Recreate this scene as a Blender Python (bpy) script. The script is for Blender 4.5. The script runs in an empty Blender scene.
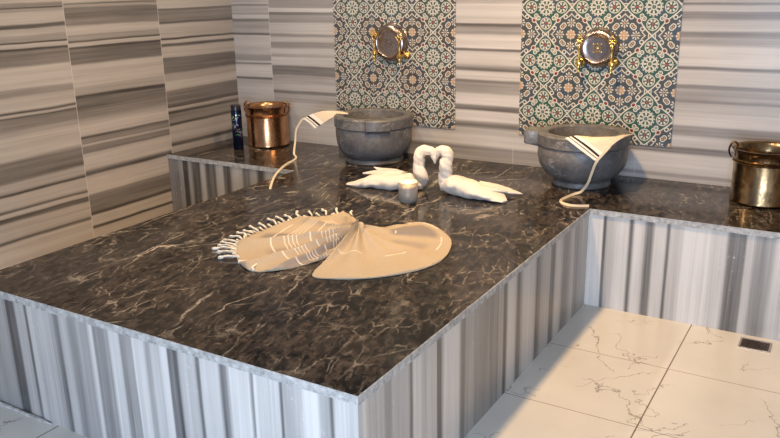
import bpy, bmesh, math, random
from mathutils import Vector, Matrix, noise
random.seed(7)
R = math.radians
sc = bpy.context.scene
COL = sc.collection

# ------------------------------------------------------------------ camera
cam_d = bpy.data.cameras.new('camera')
cam = bpy.data.objects.new('camera', cam_d); COL.objects.link(cam); sc.camera = cam
cam_d.sensor_width = 36.0; cam_d.lens = 778.45/780*36.0; cam_d.clip_start = .05; cam_d.clip_end = 60
YAW, PIT, ROL = -0.54653835, 0.292897, -0.0200399
_fw = Vector((math.sin(YAW)*math.cos(PIT), math.cos(YAW)*math.cos(PIT), -math.sin(PIT)))
_r = Vector((math.cos(YAW), -math.sin(YAW), 0)); _u = _r.cross(_fw)
_r2 = _r*math.cos(ROL)+_u*math.sin(ROL); _u2 = -_r*math.sin(ROL)+_u*math.cos(ROL)
_m = Matrix((_r2, _u2, -_fw)).transposed().to_4x4(); _m.translation = Vector((3.91045, -4.32349, 1.55667))
cam.matrix_world = _m

# ------------------------------------------------------------------ light
w = bpy.data.worlds.new('world'); sc.world = w; w.use_nodes = True
w.node_tree.nodes['Background'].inputs[0].default_value = (.60, .72, 1.0, 1)
w.node_tree.nodes['Background'].inputs[1].default_value = .40

def spot(loc, e, size=130, col=(1, .74, .50), rad=.035, tgt=None):
    l = bpy.data.lights.new('ceiling_spot_and_fill', 'SPOT'); l.energy = e; l.color = col
    l.spot_size = R(size); l.spot_blend = 1.0; l.shadow_soft_size = rad
    o = bpy.data.objects.new('ceiling_spot_and_fill', l); COL.objects.link(o); o.location = loc
    d = Vector(tgt)-Vector(loc) if tgt else Vector((0, 0, -1))
    o.rotation_euler = d.to_track_quat('-Z', 'Y').to_euler()
    return o
WARM = (1, .60, .31)
spot((2.48, -1.30, 2.50), 290, 150, (1, .64, .31), .08)
spot((.9, -1.9, 2.50), 70, 165, (1, .76, .50))
spot((.9, -.72, 2.50), 58, 165, (1, .80, .58))
spot((3.3, -1.5, 2.50), 26, 80, (1, .92, .84), .06, (3.1, 0, 1.45))  # added fill with no known fixture, aimed to brighten the back wall's right half
spot((1.7, -1.5, 2.50), 24, 80, (1, .92, .84), .06, (1.6, 0, 1.45))  # second added fill, evens out the back wall's left half; no known fixture

def area(loc, tgt, sx, sy, e, col):
    l = bpy.data.lights.new('window_daylight', 'AREA'); l.shape = 'RECTANGLE'; l.size = sx; l.size_y = sy
    l.energy = e; l.color = col
    o = bpy.data.objects.new('window_daylight', l); COL.objects.link(o); o.location = loc
    o.rotation_euler = (Vector(tgt)-Vector(loc)).to_track_quat('-Z', 'Y').to_euler()
area((3.9, -5.4, .95), (2.4, -1.8, .5), 1.6, 1.4, 150, (.66, .80, 1.0))

vs = sc.view_settings
vs.view_transform = 'Standard'; vs.look = 'None'; vs.gamma = 1.0; vs.use_curve_mapping = False
vs.exposure = -.10

# ------------------------------------------------------------------ node expression helper
class G:
    """wraps a socket so that plain arithmetic builds math nodes"""
    def __init__(s, m, sock): s.m, s.k = m, sock
    def _b(s, op, o, rev=False, c=None):
        n = s.m.nt.nodes.new('ShaderNodeMath'); n.operation = op
        a, b = (o, s) if rev else (s, o)
        for i, v in enumerate((a, b, c)):
            if v is None: continue
            if isinstance(v, G): s.m.nt.links.new(v.k, n.inputs[i])
            else: n.inputs[i].default_value = float(v)
        return G(s.m, n.outputs[0])
    def __add__(s, o): return s._b('ADD', o)
    __radd__ = __add__
    def __sub__(s, o): return s._b('SUBTRACT', o)
    def __rsub__(s, o): return s._b('SUBTRACT', o, True)
    def __mul__(s, o): return s._b('MULTIPLY', o)
    __rmul__ = __mul__
    def __truediv__(s, o): return s._b('DIVIDE', o)
    def gt(s, o): return s._b('GREATER_THAN', o)
    def lt(s, o): return s._b('LESS_THAN', o)
    def mn(s, o): return s._b('MINIMUM', o)
    def mx(s, o): return s._b('MAXIMUM', o)
    def ab(s): return s._b('ABSOLUTE', None)
    def rnd(s): return s._b('ROUND', None)
    def fl(s): return s._b('FLOOR', None)
    def sq(s): return s._b('SQRT', None)
    def cos(s): return s._b('COSINE', None)
    def pw(s, o): return s._b('POWER', o)
    def at2(s, o): return s._b('ARCTAN2', o)
    def step(s, a, b):
        """smooth 0..1 between a and b"""
        n = s.m.nt.nodes.new('ShaderNodeMapRange'); n.clamp = True
        s.m.nt.links.new(s.k, n.inputs[0]); n.inputs[1].default_value = a; n.inputs[2].default_value = b
        return G(s.m, n.outputs[0])

class Mat:
    def __init__(s, name, rough=.5, metal=0.0, spec=.5, col=(.5, .5, .5)):
        s.mat = bpy.data.materials.new(name); s.mat.use_nodes = True; s.nt = s.mat.node_tree
        s.b = s.nt.nodes['Principled BSDF']
        s.b.inputs['Roughness'].default_value = rough; s.b.inputs['Metallic'].default_value = metal
        s.b.inputs['Specular IOR Level'].default_value = spec
        s.b.inputs['Base Color'].default_value = (*col, 1)
        s._co = None
    def co(s, kind='Object'):
        if s._co is None:
            s._t = s.nt.nodes.new('ShaderNodeTexCoord'); s._co = {}
        if kind not in s._co:
            n = s.nt.nodes.new('ShaderNodeSeparateXYZ'); s.nt.links.new(s._t.outputs[kind], n.inputs[0])
            s._co[kind] = tuple(G(s, n.outputs[i]) for i in range(3))
        return s._co[kind]
    def vec(s, x, y, z):
        n = s.nt.nodes.new('ShaderNodeCombineXYZ')
        for i, v in enumerate((x, y, z)):
            if isinstance(v, G): s.nt.links.new(v.k, n.inputs[i])
            else: n.inputs[i].default_value = v
        return n.outputs[0]
    def noise(s, v, scale=1, detail=3, rough=.55, dist=0):
        n = s.nt.nodes.new('ShaderNodeTexNoise'); n.inputs['Scale'].default_value = scale
        n.inputs['Detail'].default_value = detail; n.inputs['Roughness'].default_value = rough
        n.inputs['Distortion'].default_value = dist
        s.nt.links.new(v, n.inputs['Vector']); return G(s, n.outputs[0])
    def voro(s, v, scale=1, feature='F1'):
        n = s.nt.nodes.new('ShaderNodeTexVoronoi'); n.feature = feature; n.inputs['Scale'].default_value = scale
        s.nt.links.new(v, n.inputs['Vector']); return n
    def mix(s, f, a, b):
        n = s.nt.nodes.new('ShaderNodeMix'); n.data_type = 'RGBA'
        if isinstance(f, G): s.nt.links.new(f.k, n.inputs[0])
        else: n.inputs[0].default_value = f
        for i, v in ((6, a), (7, b)):
            if isinstance(v, tuple): n.inputs[i].default_value = (*v, 1)
            else: s.nt.links.new(v, n.inputs[i])
        return n.outputs[2]
    def chunk(s, t, st):
        lo, hi = st[0][0], st[-1][0]
        n = s.nt.nodes.new('ShaderNodeMapRange'); n.clamp = True
        s.nt.links.new(t.k, n.inputs[0]); n.inputs[1].default_value = lo; n.inputs[2].default_value = hi
        r = s.nt.nodes.new('ShaderNodeValToRGB'); s.nt.links.new(n.outputs[0], r.inputs[0])
        e = r.color_ramp.elements; e[0].position = 0; e[0].color = (st[0][1],)*3+(1,)
        e[1].position = 1; e[1].color = (st[-1][1],)*3+(1,)
        for p, l in st[1:-1]:
            q = e.new((p-lo)/(hi-lo)); q.color = (l, l, l, 1)
        sp = s.nt.nodes.new('ShaderNodeSeparateColor'); s.nt.links.new(r.outputs[0], sp.inputs[0])
        return G(s, sp.outputs[0])
    def profile(s, t, st):
        res = None; i = 0
        while i < len(st)-1:
            c = st[i:i+28]; v = s.chunk(t, c)
            if res is None: res = v
            else:
                g = t.gt(c[0][0]); res = res*(1-g)+v*g
            i += 27
        return res
    def pick(s, c, lst):
        """lst = [(threshold, G)...]: value of the last entry whose threshold is below c"""
        r = lst[0][1]
        for th, v in lst[1:]:
            g = c.gt(th); r = r*(1-g)+v*g
        return r
    def color(s, k): s.nt.links.new(k, s.b.inputs['Base Color'])
    def rough(s, g): s.nt.links.new(g.k, s.b.inputs['Roughness'])
    def bump(s, g, st=.3, dist=.002):
        n = s.nt.nodes.new('ShaderNodeBump'); n.inputs['Strength'].default_value = st
        n.inputs['Distance'].default_value = dist
        s.nt.links.new(g.k, n.inputs['Height']); s.nt.links.new(n.outputs[0], s.b.inputs['Normal'])

STRIPES = {"L0":[[0.138,0.85],[0.217,0.85],[0.229,0.1],[0.237,0.1],[0.25,0.75],[0.335,0.75],[0.348,0.15],[0.367,0.15],[0.377,0.9],[0.393,0.9],[0.4,0.15],[0.406,0.15],[0.419,0.8],[0.484,0.8],[0.49,0.1],[0.497,0.1],[0.509,0.7],[0.55,0.7],[0.561,0.25],[0.666,0.25],[0.688,0.9],[0.788,0.9],[0.843,0.4],[0.89,0.4],[0.898,0.1],[0.904,0.1],[0.908,0.8],[0.918,0.8],[0.923,0.05],[0.929,0.05],[0.94,0.85],[1.004,0.85],[1.015,0.55],[1.043,0.55],[1.058,0.95],[1.157,0.95],[1.169,0.3],[1.246,0.3],[1.252,0.05],[1.258,0.05],[1.266,0.9],[1.284,0.9],[1.289,0.1],[1.293,0.1],[1.299,0.6],[1.331,0.6],[1.337,0.8],[1.365,0.8],[1.372,0.2],[1.386,0.2],[1.395,0.85],[1.452,0.85],[1.458,0.6],[1.47,0.6],[1.475,0.1],[1.478,0.1],[1.481,0.45],[1.5,0.45],[1.503,0.8],[1.515,0.8]],
"L1":[[0.026,0.85],[0.157,0.85],[0.166,0.05],[0.175,0.05],[0.183,0.85],[0.242,0.85],[0.249,0.1],[0.26,0.1],[0.268,0.3],[0.371,0.3],[0.384,0.9],[0.484,0.9],[0.495,0.15],[0.51,0.15],[0.53,0.9],[0.618,0.9],[0.629,0.3],[0.665,0.3],[0.672,0.8],[0.676,0.8],[0.683,0.35],[0.708,0.35],[0.715,0.1],[0.722,0.1],[0.733,0.9],[0.79,0.9],[0.85,0.3],[0.941,0.3],[0.951,0.05],[0.962,0.05],[0.975,0.7],[1.015,0.7],[1.024,0.95],[1.134,0.95],[1.148,0.25],[1.227,0.25],[1.235,0.05],[1.242,0.05],[1.247,0.9],[1.266,0.9],[1.271,0.1],[1.276,0.1],[1.285,0.6],[1.307,0.6],[1.315,0.9],[1.356,0.9],[1.366,0.4],[1.396,0.4],[1.403,0.25],[1.46,0.25],[1.467,0.7],[1.477,0.7],[1.48,0.3],[1.485,0.3],[1.492,0.9],[1.5,0.9]],
"L2":[[0.504,0.8],[0.534,0.8],[0.546,0.1],[0.556,0.1],[0.572,0.8],[0.676,0.8],[0.688,0.1],[0.697,0.1],[0.704,0.45],[0.755,0.45],[0.765,0.05],[0.774,0.05],[0.786,0.8],[0.8,0.8],[0.804,0.1],[0.814,0.1],[0.832,0.3],[0.909,0.3],[0.923,0.95],[0.971,0.95],[0.978,0.75],[1.015,0.75],[1.033,0.25],[1.12,0.25],[1.131,0.85],[1.188,0.85],[1.201,0.1],[1.21,0.1],[1.217,0.9],[1.235,0.9],[1.24,0.1],[1.246,0.1],[1.256,0.85],[1.336,0.85],[1.343,0.15],[1.35,0.15],[1.359,0.4],[1.419,0.4],[1.426,0.2],[1.432,0.2],[1.439,0.95],[1.479,0.95]],
"B0":[[0.568,0.85],[0.865,0.85],[0.878,0.7],[0.918,0.7],[0.927,0.15],[0.936,0.15],[0.944,0.95],[1.025,0.95],[1.034,0.35],[1.041,0.35],[1.044,0.9],[1.05,0.9],[1.06,0.55],[1.098,0.55],[1.108,0.75],[1.146,0.75],[1.159,0.85],[1.23,0.85],[1.238,0.05],[1.244,0.05],[1.253,0.6],[1.319,0.6],[1.328,0.25],[1.341,0.25],[1.35,0.9],[1.37,0.9],[1.375,0.4],[1.381,0.4],[1.384,0.7],[1.424,0.7],[1.433,0.2],[1.439,0.2],[1.445,0.75],[1.47,0.75]],
"B1":[[0.518,0.8],[0.695,0.8],[0.728,0.75],[0.773,0.75],[0.784,0.6],[0.829,0.6],[0.844,0.2],[0.855,0.2],[0.864,0.7],[0.899,0.7],[0.912,0.6],[0.956,0.6],[0.969,0.2],[1.023,0.2],[1.034,0.85],[1.081,0.85],[1.094,0.5],[1.103,0.5],[1.12,0.9],[1.143,0.9],[1.154,0.4],[1.188,0.4],[1.196,0.7],[1.222,0.7],[1.23,0.4],[1.238,0.4],[1.251,0.8],[1.314,0.8],[1.326,0.4],[1.368,0.4],[1.376,0.2],[1.384,0.2],[1.393,1],[1.411,1],[1.421,0.4],[1.467,0.4]],
"B2":[[0.517,0.45],[0.561,0.45],[0.57,0.3],[0.578,0.3],[0.599,0.9],[0.657,0.9],[0.666,0.6],[0.7,0.6],[0.714,0.15],[0.733,0.15],[0.752,0.9],[0.804,0.9],[0.815,0.2],[0.841,0.2],[0.85,0.95],[0.906,0.95],[0.92,0.4],[0.975,0.4],[0.982,0.2],[0.992,0.2],[1.001,0.9],[1.042,0.9],[1.051,0.15],[1.062,0.15],[1.092,0.85],[1.16,0.85],[1.169,0.1],[1.178,0.1],[1.184,0.95],[1.251,0.95],[1.269,0.4],[1.304,0.4],[1.313,0.1],[1.324,0.1],[1.331,0.8],[1.37,0.8],[1.379,0.9],[1.432,0.9],[1.44,0.6],[1.458,0.6]],
"B3":[[0.464,0.8],[0.516,0.8],[0.525,0.4],[0.537,0.4],[0.549,0.9],[0.647,0.9],[0.661,0.25],[0.687,0.25],[0.698,0.8],[0.744,0.8],[0.76,0.35],[0.799,0.35],[0.813,0.85],[0.874,0.85],[0.886,0.6],[0.926,0.6],[0.933,0.2],[0.942,0.2],[0.951,0.45],[1.0,0.45],[1.009,0.2],[1.018,0.2],[1.029,0.8],[1.093,0.8],[1.104,0.15],[1.113,0.15],[1.122,0.95],[1.214,0.95],[1.227,0.5],[1.261,0.5],[1.27,0.3],[1.29,0.3],[1.3,0.7],[1.343,0.7],[1.36,0.25],[1.388,0.25],[1.394,0.7],[1.42,0.7],[1.426,0.2],[1.433,0.2],[1.439,0.6],[1.449,0.6]],
"F":[[1.28,0.45],[1.289,0.45],[1.295,0.08],[1.343,0.08],[1.352,0.6],[1.399,0.6],[1.407,0.2],[1.416,0.2],[1.422,0.7],[1.53,0.7],[1.546,0.5],[1.563,0.5],[1.577,0.15],[1.588,0.15],[1.601,0.7],[1.634,0.7],[1.65,0.4],[1.687,0.4],[1.702,0.5],[1.749,0.5],[1.762,0.95],[1.769,0.95],[1.78,0.35],[1.85,0.35],[1.865,0.85],[1.904,0.85],[1.913,0.3],[1.937,0.3],[1.947,0.45],[1.97,0.45],[1.975,0.95],[2.022,0.95],[2.036,0.5],[2.049,0.5],[2.063,0.8],[2.095,0.8],[2.104,1],[2.128,1],[2.137,0.15],[2.161,0.15],[2.168,0.05],[2.172,0.05],[2.187,0.7],[2.251,0.7],[2.261,0.2],[2.268,0.2],[2.276,0.85],[2.346,0.85],[2.36,0.1],[2.365,0.1],[2.37,0.3],[2.378,0.3],[2.394,0.9],[2.468,0.9],[2.478,0.3],[2.484,0.3],[2.489,1],[2.495,1],[2.503,0.8],[2.581,0.8],[2.588,0.1],[2.594,0.1],[2.599,0.6],[2.663,0.6],[2.677,1],[2.719,1],[2.729,0.5],[2.76,0.5],[2.767,0.1],[2.771,0.1],[2.78,0.8],[2.859,0.8]],
"S":[[-2.782,0.9],[-2.74,0.9],[-2.72,0.65],[-2.646,0.65],[-2.635,0.4],[-2.612,0.4],[-2.596,0.6],[-2.502,0.6],[-2.49,0.2],[-2.484,0.2],[-2.472,0.9],[-2.434,0.9],[-2.415,0.75],[-2.322,0.75],[-2.316,0.15],[-2.295,0.15],[-2.267,0.95],[-2.157,0.95],[-2.141,0.3],[-2.118,0.3],[-2.103,0.5],[-2.038,0.5],[-2.022,0.35],[-1.972,0.35],[-1.946,0.3],[-1.83,0.3],[-1.811,0.5],[-1.783,0.5],[-1.769,0.05],[-1.754,0.05],[-1.725,0.85],[-1.665,0.85],[-1.635,0.2],[-1.603,0.2],[-1.572,0.8],[-1.451,0.8],[-1.422,0.15],[-1.399,0.15],[-1.358,0.6],[-1.273,0.6],[-1.248,0.15],[-1.216,0.15],[-1.184,0.8],[-1.132,0.8],[-1.091,0.3],[-1.023,0.3],[-0.994,0.7],[-0.951,0.7],[-0.922,0.35],[-0.878,0.35],[-0.833,0.6],[-0.723,0.6]],
"B":[[2.881,1],[2.925,1],[2.932,0.15],[2.939,0.15],[2.949,0.6],[2.973,0.6],[2.987,0.9],[3.048,0.9],[3.059,0.15],[3.066,0.15],[3.081,0.85],[3.122,0.85],[3.136,0.25],[3.159,0.25],[3.177,0.85],[3.221,0.85],[3.229,0.2],[3.235,0.2],[3.244,0.7],[3.279,0.7],[3.305,1],[3.408,1],[3.42,0.75],[3.446,0.75],[3.454,0.9],[3.479,0.9],[3.495,0.15],[3.557,0.15],[3.569,0.75],[3.589,0.75],[3.605,0.35],[3.668,0.35],[3.688,0.8],[3.768,0.8]],
"BL":[[0.006,0.5],[0.089,0.5],[0.108,0.7],[0.126,0.7],[0.135,0.15],[0.162,0.15],[0.189,0.6],[0.207,0.6],[0.225,0.3],[0.278,0.3],[0.296,0.8],[0.322,0.8],[0.349,0.35],[0.409,0.35],[0.435,0.8],[0.478,0.8],[0.495,0.3],[0.537,0.3],[0.57,0.85],[0.636,0.85],[0.661,0.35],[0.694,0.35],[0.718,0.7],[0.758,0.7],[0.782,0.3],[0.814,0.3],[0.846,0.8],[0.908,0.8],[0.932,0.4],[0.962,0.4],[0.985,0.7],[1.046,0.7]]}

DARK = (.080, .068, .062); LIGHT = (.56, .50, .455)
def stone(m, lv, t, a, light=LIGHT, dark=DARK, joint=None, spk=False):
    """banded marble: lv level along the bands, t across them, a along them"""
    st1 = m.noise(m.vec(a*.7, t*34, 3.3), 1, 4, .6)
    st2 = m.noise(m.vec(a*1.8, t*120, 9.1), 1, 2, .6)
    cl = m.noise(m.vec(a*2.2, t*5, 1.7), 1, 3, .6)
    lv2 = lv*.98-.01 + (st1-.5)*.62 + (st2-.5)*.36 + (cl-.5)*.22
    c = m.mix(lv2.step(0, 1), dark, light)
    if joint is not None: c = m.mix(joint*.45, c, (.62, .56, .50))
    if spk:
        zz = m.co()[2]; w_ = m.noise(m.vec(*m.co()), 55, 4, .75).step(.60, .68)*m.noise(m.vec(m.co()[0], m.co()[1], zz*.6), 5, 2).step(.56, .68)
        c = m.mix(w_*.6, c, (.75, .75, .75))
    m.color(c)
def warp(m, t, a, k=.012):
    return t + (m.noise(m.vec(a*.9, t*2.5, 4.4), 1.3, 2)-.5)*k*2 + (m.noise(m.vec(a*4, t*9, 8.4), 1.3, 2)-.5)*k*.5

M = {}
# left wall: columns along y
m = Mat('banded_marble_left', .34); X, Y, Z = m.co()
t = warp(m, Z, Y)
lv = m.pick(Y, [(-99, m.profile(t, STRIPES['L0'])), (-1.385, m.profile(t, STRIPES['L1'])), (-.69, m.profile(t, STRIPES['L2']))])
j = ((Y+1.385).ab().lt(.0028)).mx((Y+.69).ab().lt(.0028))
stone(m, lv, t, Y+Y.gt(-.69)*7+Y.gt(-1.385)*5, (.46, .40, .345), (.055, .046, .040), joint=j); M['left'] = m.mat
# back wall
m = Mat('banded_marble_back', .30); X, Y, Z = m.co()
t = warp(m, Z, X, .008)
lv = m.pick(X, [(-99, m.profile(t, STRIPES['B0'])), (.335, m.profile(t, STRIPES['B1'])), (.88, m.profile(t, STRIPES['B2'])), (2.6, m.profile(t, STRIPES['B3']))])
low = Z.lt(.603)
xj = (X-.706)/.7255; bj = (xj-xj.rnd()).ab().lt(.0032)*low
j = (((X-.335).ab().lt(.0028))*(1-low)).mx(bj).mx((Z-.603).ab().lt(.002)*X.lt(.9))
stone(m, lv, t, X+X.gt(.335)*6+X.gt(.88)*5, (.54, .51, .485), (.095, .085, .080), joint=j); M['back'] = m.mat
# cladding faces
m = Mat('banded_marble_front', .30); X, Y, Z = m.co(); t = warp(m, X, Z, .006)
stone(m, m.profile(t, STRIPES['F']), t, Z, (.62, .605, .59), (.065, .065, .07), spk=True); M['front'] = m.mat
m = Mat('banded_marble_side', .30); X, Y, Z = m.co(); t = warp(m, Y, Z, .006)
stone(m, m.profile(t, STRIPES['S']), t, Z, (.64, .605, .57), (.05, .047, .045), spk=True); M['side'] = m.mat
m = Mat('banded_marble_bench', .30); X, Y, Z = m.co(); t = warp(m, X, Z, .006)
lv = m.pick(X, [(-99, m.profile(t, STRIPES['BL'])-.22), (1.5, m.profile(t, STRIPES['B']))])
stone(m, lv, t, Z, (.66, .63, .60), (.06, .056, .053), spk=True); M['bench'] = m.mat

# dark veined marble
def dark_marble(name, joints=False):
    m = Mat(name, .14, spec=.26); X, Y, Z = m.co()
    n1 = m.noise(m.vec(X*1.6, Y*1.2, 0.3), 2.2, 6, .62, .6)
    fine = m.noise(m.vec(X*1.5+Y*.5, Y, .5), 26, 4, .7)
    st = m.noise(m.vec(X*1.0+Y*.2, Y*.35-X*.1, 71.0), 34, 5, .7, .4)
    base = m.mix(((n1-.5)*1.5+(fine-.5)*2.0+(st-.5)*2.6+.27).step(0, 1), (.003, .0025, .0024), (.082, .064, .053))
    # veins: thin ridges of stretched, distorted noise in two directions
    def ridge(ax, ay, bx, by, sc_, wd, seed, dist=1.2):
        v = m.noise(m.vec(X*ax+Y*ay, X*bx+Y*by, seed), sc_, 4, .55, dist)
        return 1-((v-.5).ab()/wd).mn(1.0)
    wx = (m.noise(m.vec(X, Y, 41.0), 5, 4, .6)-.5); wy = (m.noise(m.vec(X, Y, 51.0), 5, 4, .6)-.5)
    def crack(rot, sx, sy, sc_, wd, seed, wa):
        c_, s_ = math.cos(rot), math.sin(rot)
        v = m.voro(m.vec((X*c_+Y*s_)*sx+wx*wa*.6+seed, (Y*c_-X*s_)*sy+wy*wa, seed), sc_, 'DISTANCE_TO_EDGE')
        return 1-(G(m, v.outputs['Distance'])/wd).mn(1.0)
    mask1 = m.noise(m.vec(X*1.4, Y*.8, 5.5), 3.0, 3).step(.50, .66)
    mask2 = m.noise(m.vec(X, Y, 15.5), 4.2, 3).step(.52, .68)
    mask3 = m.noise(m.vec(X, Y, 25.5), 7, 3).step(.46, .66)
    brk = m.noise(m.vec(X, Y, 61.0), 22, 3, .7).step(.42, .58)
    v1 = crack(.15, 1.0, .16, 4.6, .017, 1.1, .10)*mask1*(brk*.6+.4)
    v2 = crack(-.75, 1.0, .14, 4.3, .016, 7.7, .10)*mask2*(brk*.6+.4)
    cool = 1-X.step(1.7, 2.7)*.65
    v1 = v1*cool; v2 = v2*cool
    v3 = crack(.35, 1.0, .35, 20, .075, 3.9, .10)*mask3*brk
    sp = m.noise(m.vec(X*1.3, Y*2.0, 2.2), 60, 3, .7).step(.66, .76)*m.noise(m.vec(X, Y, 35.5), 5, 3).step(.46, .62)
    vv = (v1*.95).mx(v2*.9).mx(v3*.42).mx(sp*.8)
    c = m.mix(vv, base, (.60, .54, .46))
    if joints:
        jj = (X-1.41).ab().lt(.0022)*Y.lt(-.74)
        c = m.mix(jj*.35, c, (.25, .21, .18))
    m.color(c)
    m.rough((fine-.5)*.2+.13)
    return m.mat
M['dark'] = dark_marble('dark_veined_marble', True)
m = Mat('slab_edge_stone', .45); X, Y, Z = m.co()
n = m.noise(m.vec(X, Y, Z), 45, 4, .7)
m.color(m.mix(n.step(.3, .7), (.20, .20, .20), (.56, .56, .55))); M['edge'] = m.mat

# floor tiles: cream marble, thin dark crackle veins
m = Mat('floor_marble_tiles', .22); X, Y, Z = m.co()
n1 = m.noise(m.vec(X, Y, 1.0), 2.0, 4)
base = m.mix(n1.step(.3, .7), (.56, .545, .51), (.66, .64, .60))
fx_ = (m.noise(m.vec(X, Y, 1.5), 5, 4, .6)-.5)*.26; fy_ = (m.noise(m.vec(X, Y, 5.5), 5, 4, .6)-.5)*.26
def fr(rot, sx, sy, sc_, wd, seed):
    c_, s_ = math.cos(rot), math.sin(rot)
    v = m.voro(m.vec((X*c_+Y*s_)*sx+fx_+seed, (Y*c_-X*s_)*sy+fy_, seed), sc_, 'DISTANCE_TO_EDGE')
    return 1-(G(m, v.outputs['Distance'])/wd).mn(1.0)
mk = m.noise(m.vec(X, Y, 11.0), 4.4, 2).step(.50, .56)
mk2 = m.noise(m.vec(X, Y, 21.0), 5.3, 2).step(.52, .58)
vv = ((fr(.5, 1, .35, 3.2, .012, 3.3)*mk).mx(fr(-.9, 1, .3, 3.6, .010, 6.1)*mk2)*1.4).mn(1.0)
c = m.mix(vv*.55, base, (.10, .075, .055))
gx = (X-3.372)/.623; gy = (Y+1.235)/.511
jx = (gx-gx.rnd()).ab().lt(.0045); jy = (gy-gy.rnd()).ab().lt(.0036)
c = m.mix((jx*.9).mx(jy*.8), c, (.12, .09, .065))
m.color(c); M['floor'] = m.mat
m = Mat('ceiling_paint', .8, col=(.55, .53, .50)); M['ceil'] = m.mat

# patterned tile panel
def tile_mat(name, px, pz, green, slate):
    m = Mat(name, .32); X, Y, Z = m.co()
    T = .2935
    p = (X-px)/T; q = (Z-pz)/T
    a0 = p-p.rnd(); b0 = q-q.rnd(); a = a0.ab(); b = b0.ab()
    mm = a.mx(b); nn = a.mn(b)
    def d2(u, v): return (u*u+v*v).sq()
    r = d2(a, b); ang = b.at2(a)
    pet8 = (ang*8).cos()
    W = None
    def add(g):
        nonlocal W
        W = g if W is None else W.mx(g)
    def ring(d, rr, wd): return (d-rr).ab().lt(wd)
    # big rosette
    add(ring(r, .128, .012)); add(ring(r, .045, .010)); add(r.gt(.06)*r.lt(.112)*pet8.gt(.05))
    add(ring(r, .155, .009)*((ang*16).cos().gt(0)))
    # red flowers
    fx = mm-.30; d = d2(fx, nn); an = nn.at2(fx)
    add(d.gt(.040)*d.lt(.088)*((an*7).cos().gt(-.1))); add(ring(d, .105, .008))
    red = d.lt(.028)
    # side rosettes
    gx_ = mm-.5; gy_ = nn-.285; d = d2(gx_, gy_); an = gy_.at2(gx_)
    add(d.gt(.030)*d.lt(.080)*((an*8).cos().gt(0)))
    tan = d.lt(.018)
    # corner star
    cx = .5-a; cy = .5-b; d = d2(cx, cy); an = cy.at2(cx)
    add(ring(d, .075, .014)*((an*8).cos().gt(-.1))); add(d.lt(.016))
    tan = tan.mx(d.lt(.060)*d.gt(.03)); pinkz = d.lt(.085)
    # red dots on the diagonal
    ex = mm-.245; ey = nn-.235; d = d2(ex, ey); red = red.mx(d.lt(.024)); add(ring(d, .036, .009))
    # scrolls
    d = d2(mm-.20, nn-.155); add(ring(d, .033, .010)); add(d.lt(.010))
    d = d2(mm-.385, nn-.175); add(ring(d, .034, .010))
    d = d2(mm-.36, nn-.33); add(ring(d, .040, .010)); tan = tan.mx(d.lt(.016))
    # ogee lines from the edge crossing past the red dot
    def seg(x0, y0, x1, y1, wd):
        L2 = (x1-x0)**2+(y1-y0)**2
        tt = (((mm-x0)*(x1-x0)+(nn-y0)*(y1-y0))/L2).mx(0.0).mn(1.0)
        return d2(mm-x0-tt*(x1-x0), nn-y0-tt*(y1-y0)).lt(wd)
    add(seg(.5, .0, .41, .10, .011)); add(seg(.41, .10, .27, .21, .011)); add(seg(.22, .25, .14, .30, .010))
    add(seg(.5, .12, .44, .18, .009)); add(seg(.5, .06, .46, .06, .008))
    nz = m.noise(m.vec(X, 0.0, Z), 14, 3)
    inner = (a+b).lt(.5)
    bg = m.mix(inner, slate, green)
    bg = m.mix(nz.step(.5, .62)*.7, bg, (.045, .070, .105))
    bg = m.mix(pinkz*.6, bg, (.42, .28, .19))
    c = m.mix(tan, bg, (.45, .28, .15))
    c = m.mix(W, c, (.54, .51, .44))
    c = m.mix(red, c, (.20, .02, .02))
    # printed tile joints
    jx_ = (p*2-(p*2).rnd()).ab().lt(.012); jz_ = (q*2-(q*2).rnd()).ab().lt(.012)
    c = m.mix(jx_.mx(jz_)*.25, c, (.5, .46, .4))
    m.color(c); return m.mat
M['tileA'] = tile_mat('printed_tiles_grey', 1.325, 1.123, (.050, .072, .060), (.060, .055, .052))
M['tileB'] = tile_mat('printed_tiles_green', 2.630, 1.123, (.022, .075, .058), (.050, .060, .062))

# grey basin stone
m = Mat('grey_basin_marble', .42); X, Y, Z = m.co()
n1 = m.noise(m.vec(X, Y, Z), 7, 5, .6, .5); n2 = m.noise(m.vec(X, Y, Z), 45, 3, .7)
b0 = m.mix(((n1-.5)*1.6+(n2-.5)*1.0+.5).step(0, 1), (.045, .045, .050), (.19, .185, .185))
v = m.noise(m.vec(X+3, Y, Z*1.4), 4.5, 4, .6, 1.2); vn = 1-((v-.5).ab()/.014).mn(1.0)
m.color(m.mix(vn*m.noise(m.vec(X, Y, Z+7), 6, 2).step(.45, .6)*.4, b0, (.55, .53, .52))); m.bump(n2, .25, .002); M['basin'] = m.mat

def metal(name, col, rough, blot=None, k=.5, scale=18):
    m = Mat(name, rough, 1.0, col=col); X, Y, Z = m.co()
    if blot:
        n = m.noise(m.vec(X, Y, Z*.6), scale, 4, .65)
        m.color(m.mix(n.step(.42, .68)*k, col, blot)); m.rough((n-.5)*.3+rough+.05)
    return m.mat
M['copper'] = metal('polished_copper', (.52, .28, .145), .20, (.25, .11, .05), .6, 14)
M['bronze'] = metal('aged_bronze', (.36, .24, .125), .18, (.06, .035, .018), .9, 26)
M['brass'] = metal('brass', (.78, .52, .16), .22, (.35, .20, .05), .5, 60)
M['steel'] = metal('dish_metal', (.40, .33, .30), .20, (.30, .23, .20), .35, 9)
M['darkmetal'] = metal('dark_drain_metal', (.16, .11, .08), .4, (.03, .02, .015), .8, 80)
M['drainframe'] = metal('drain_frame_metal', (.55, .45, .36), .35)

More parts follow.
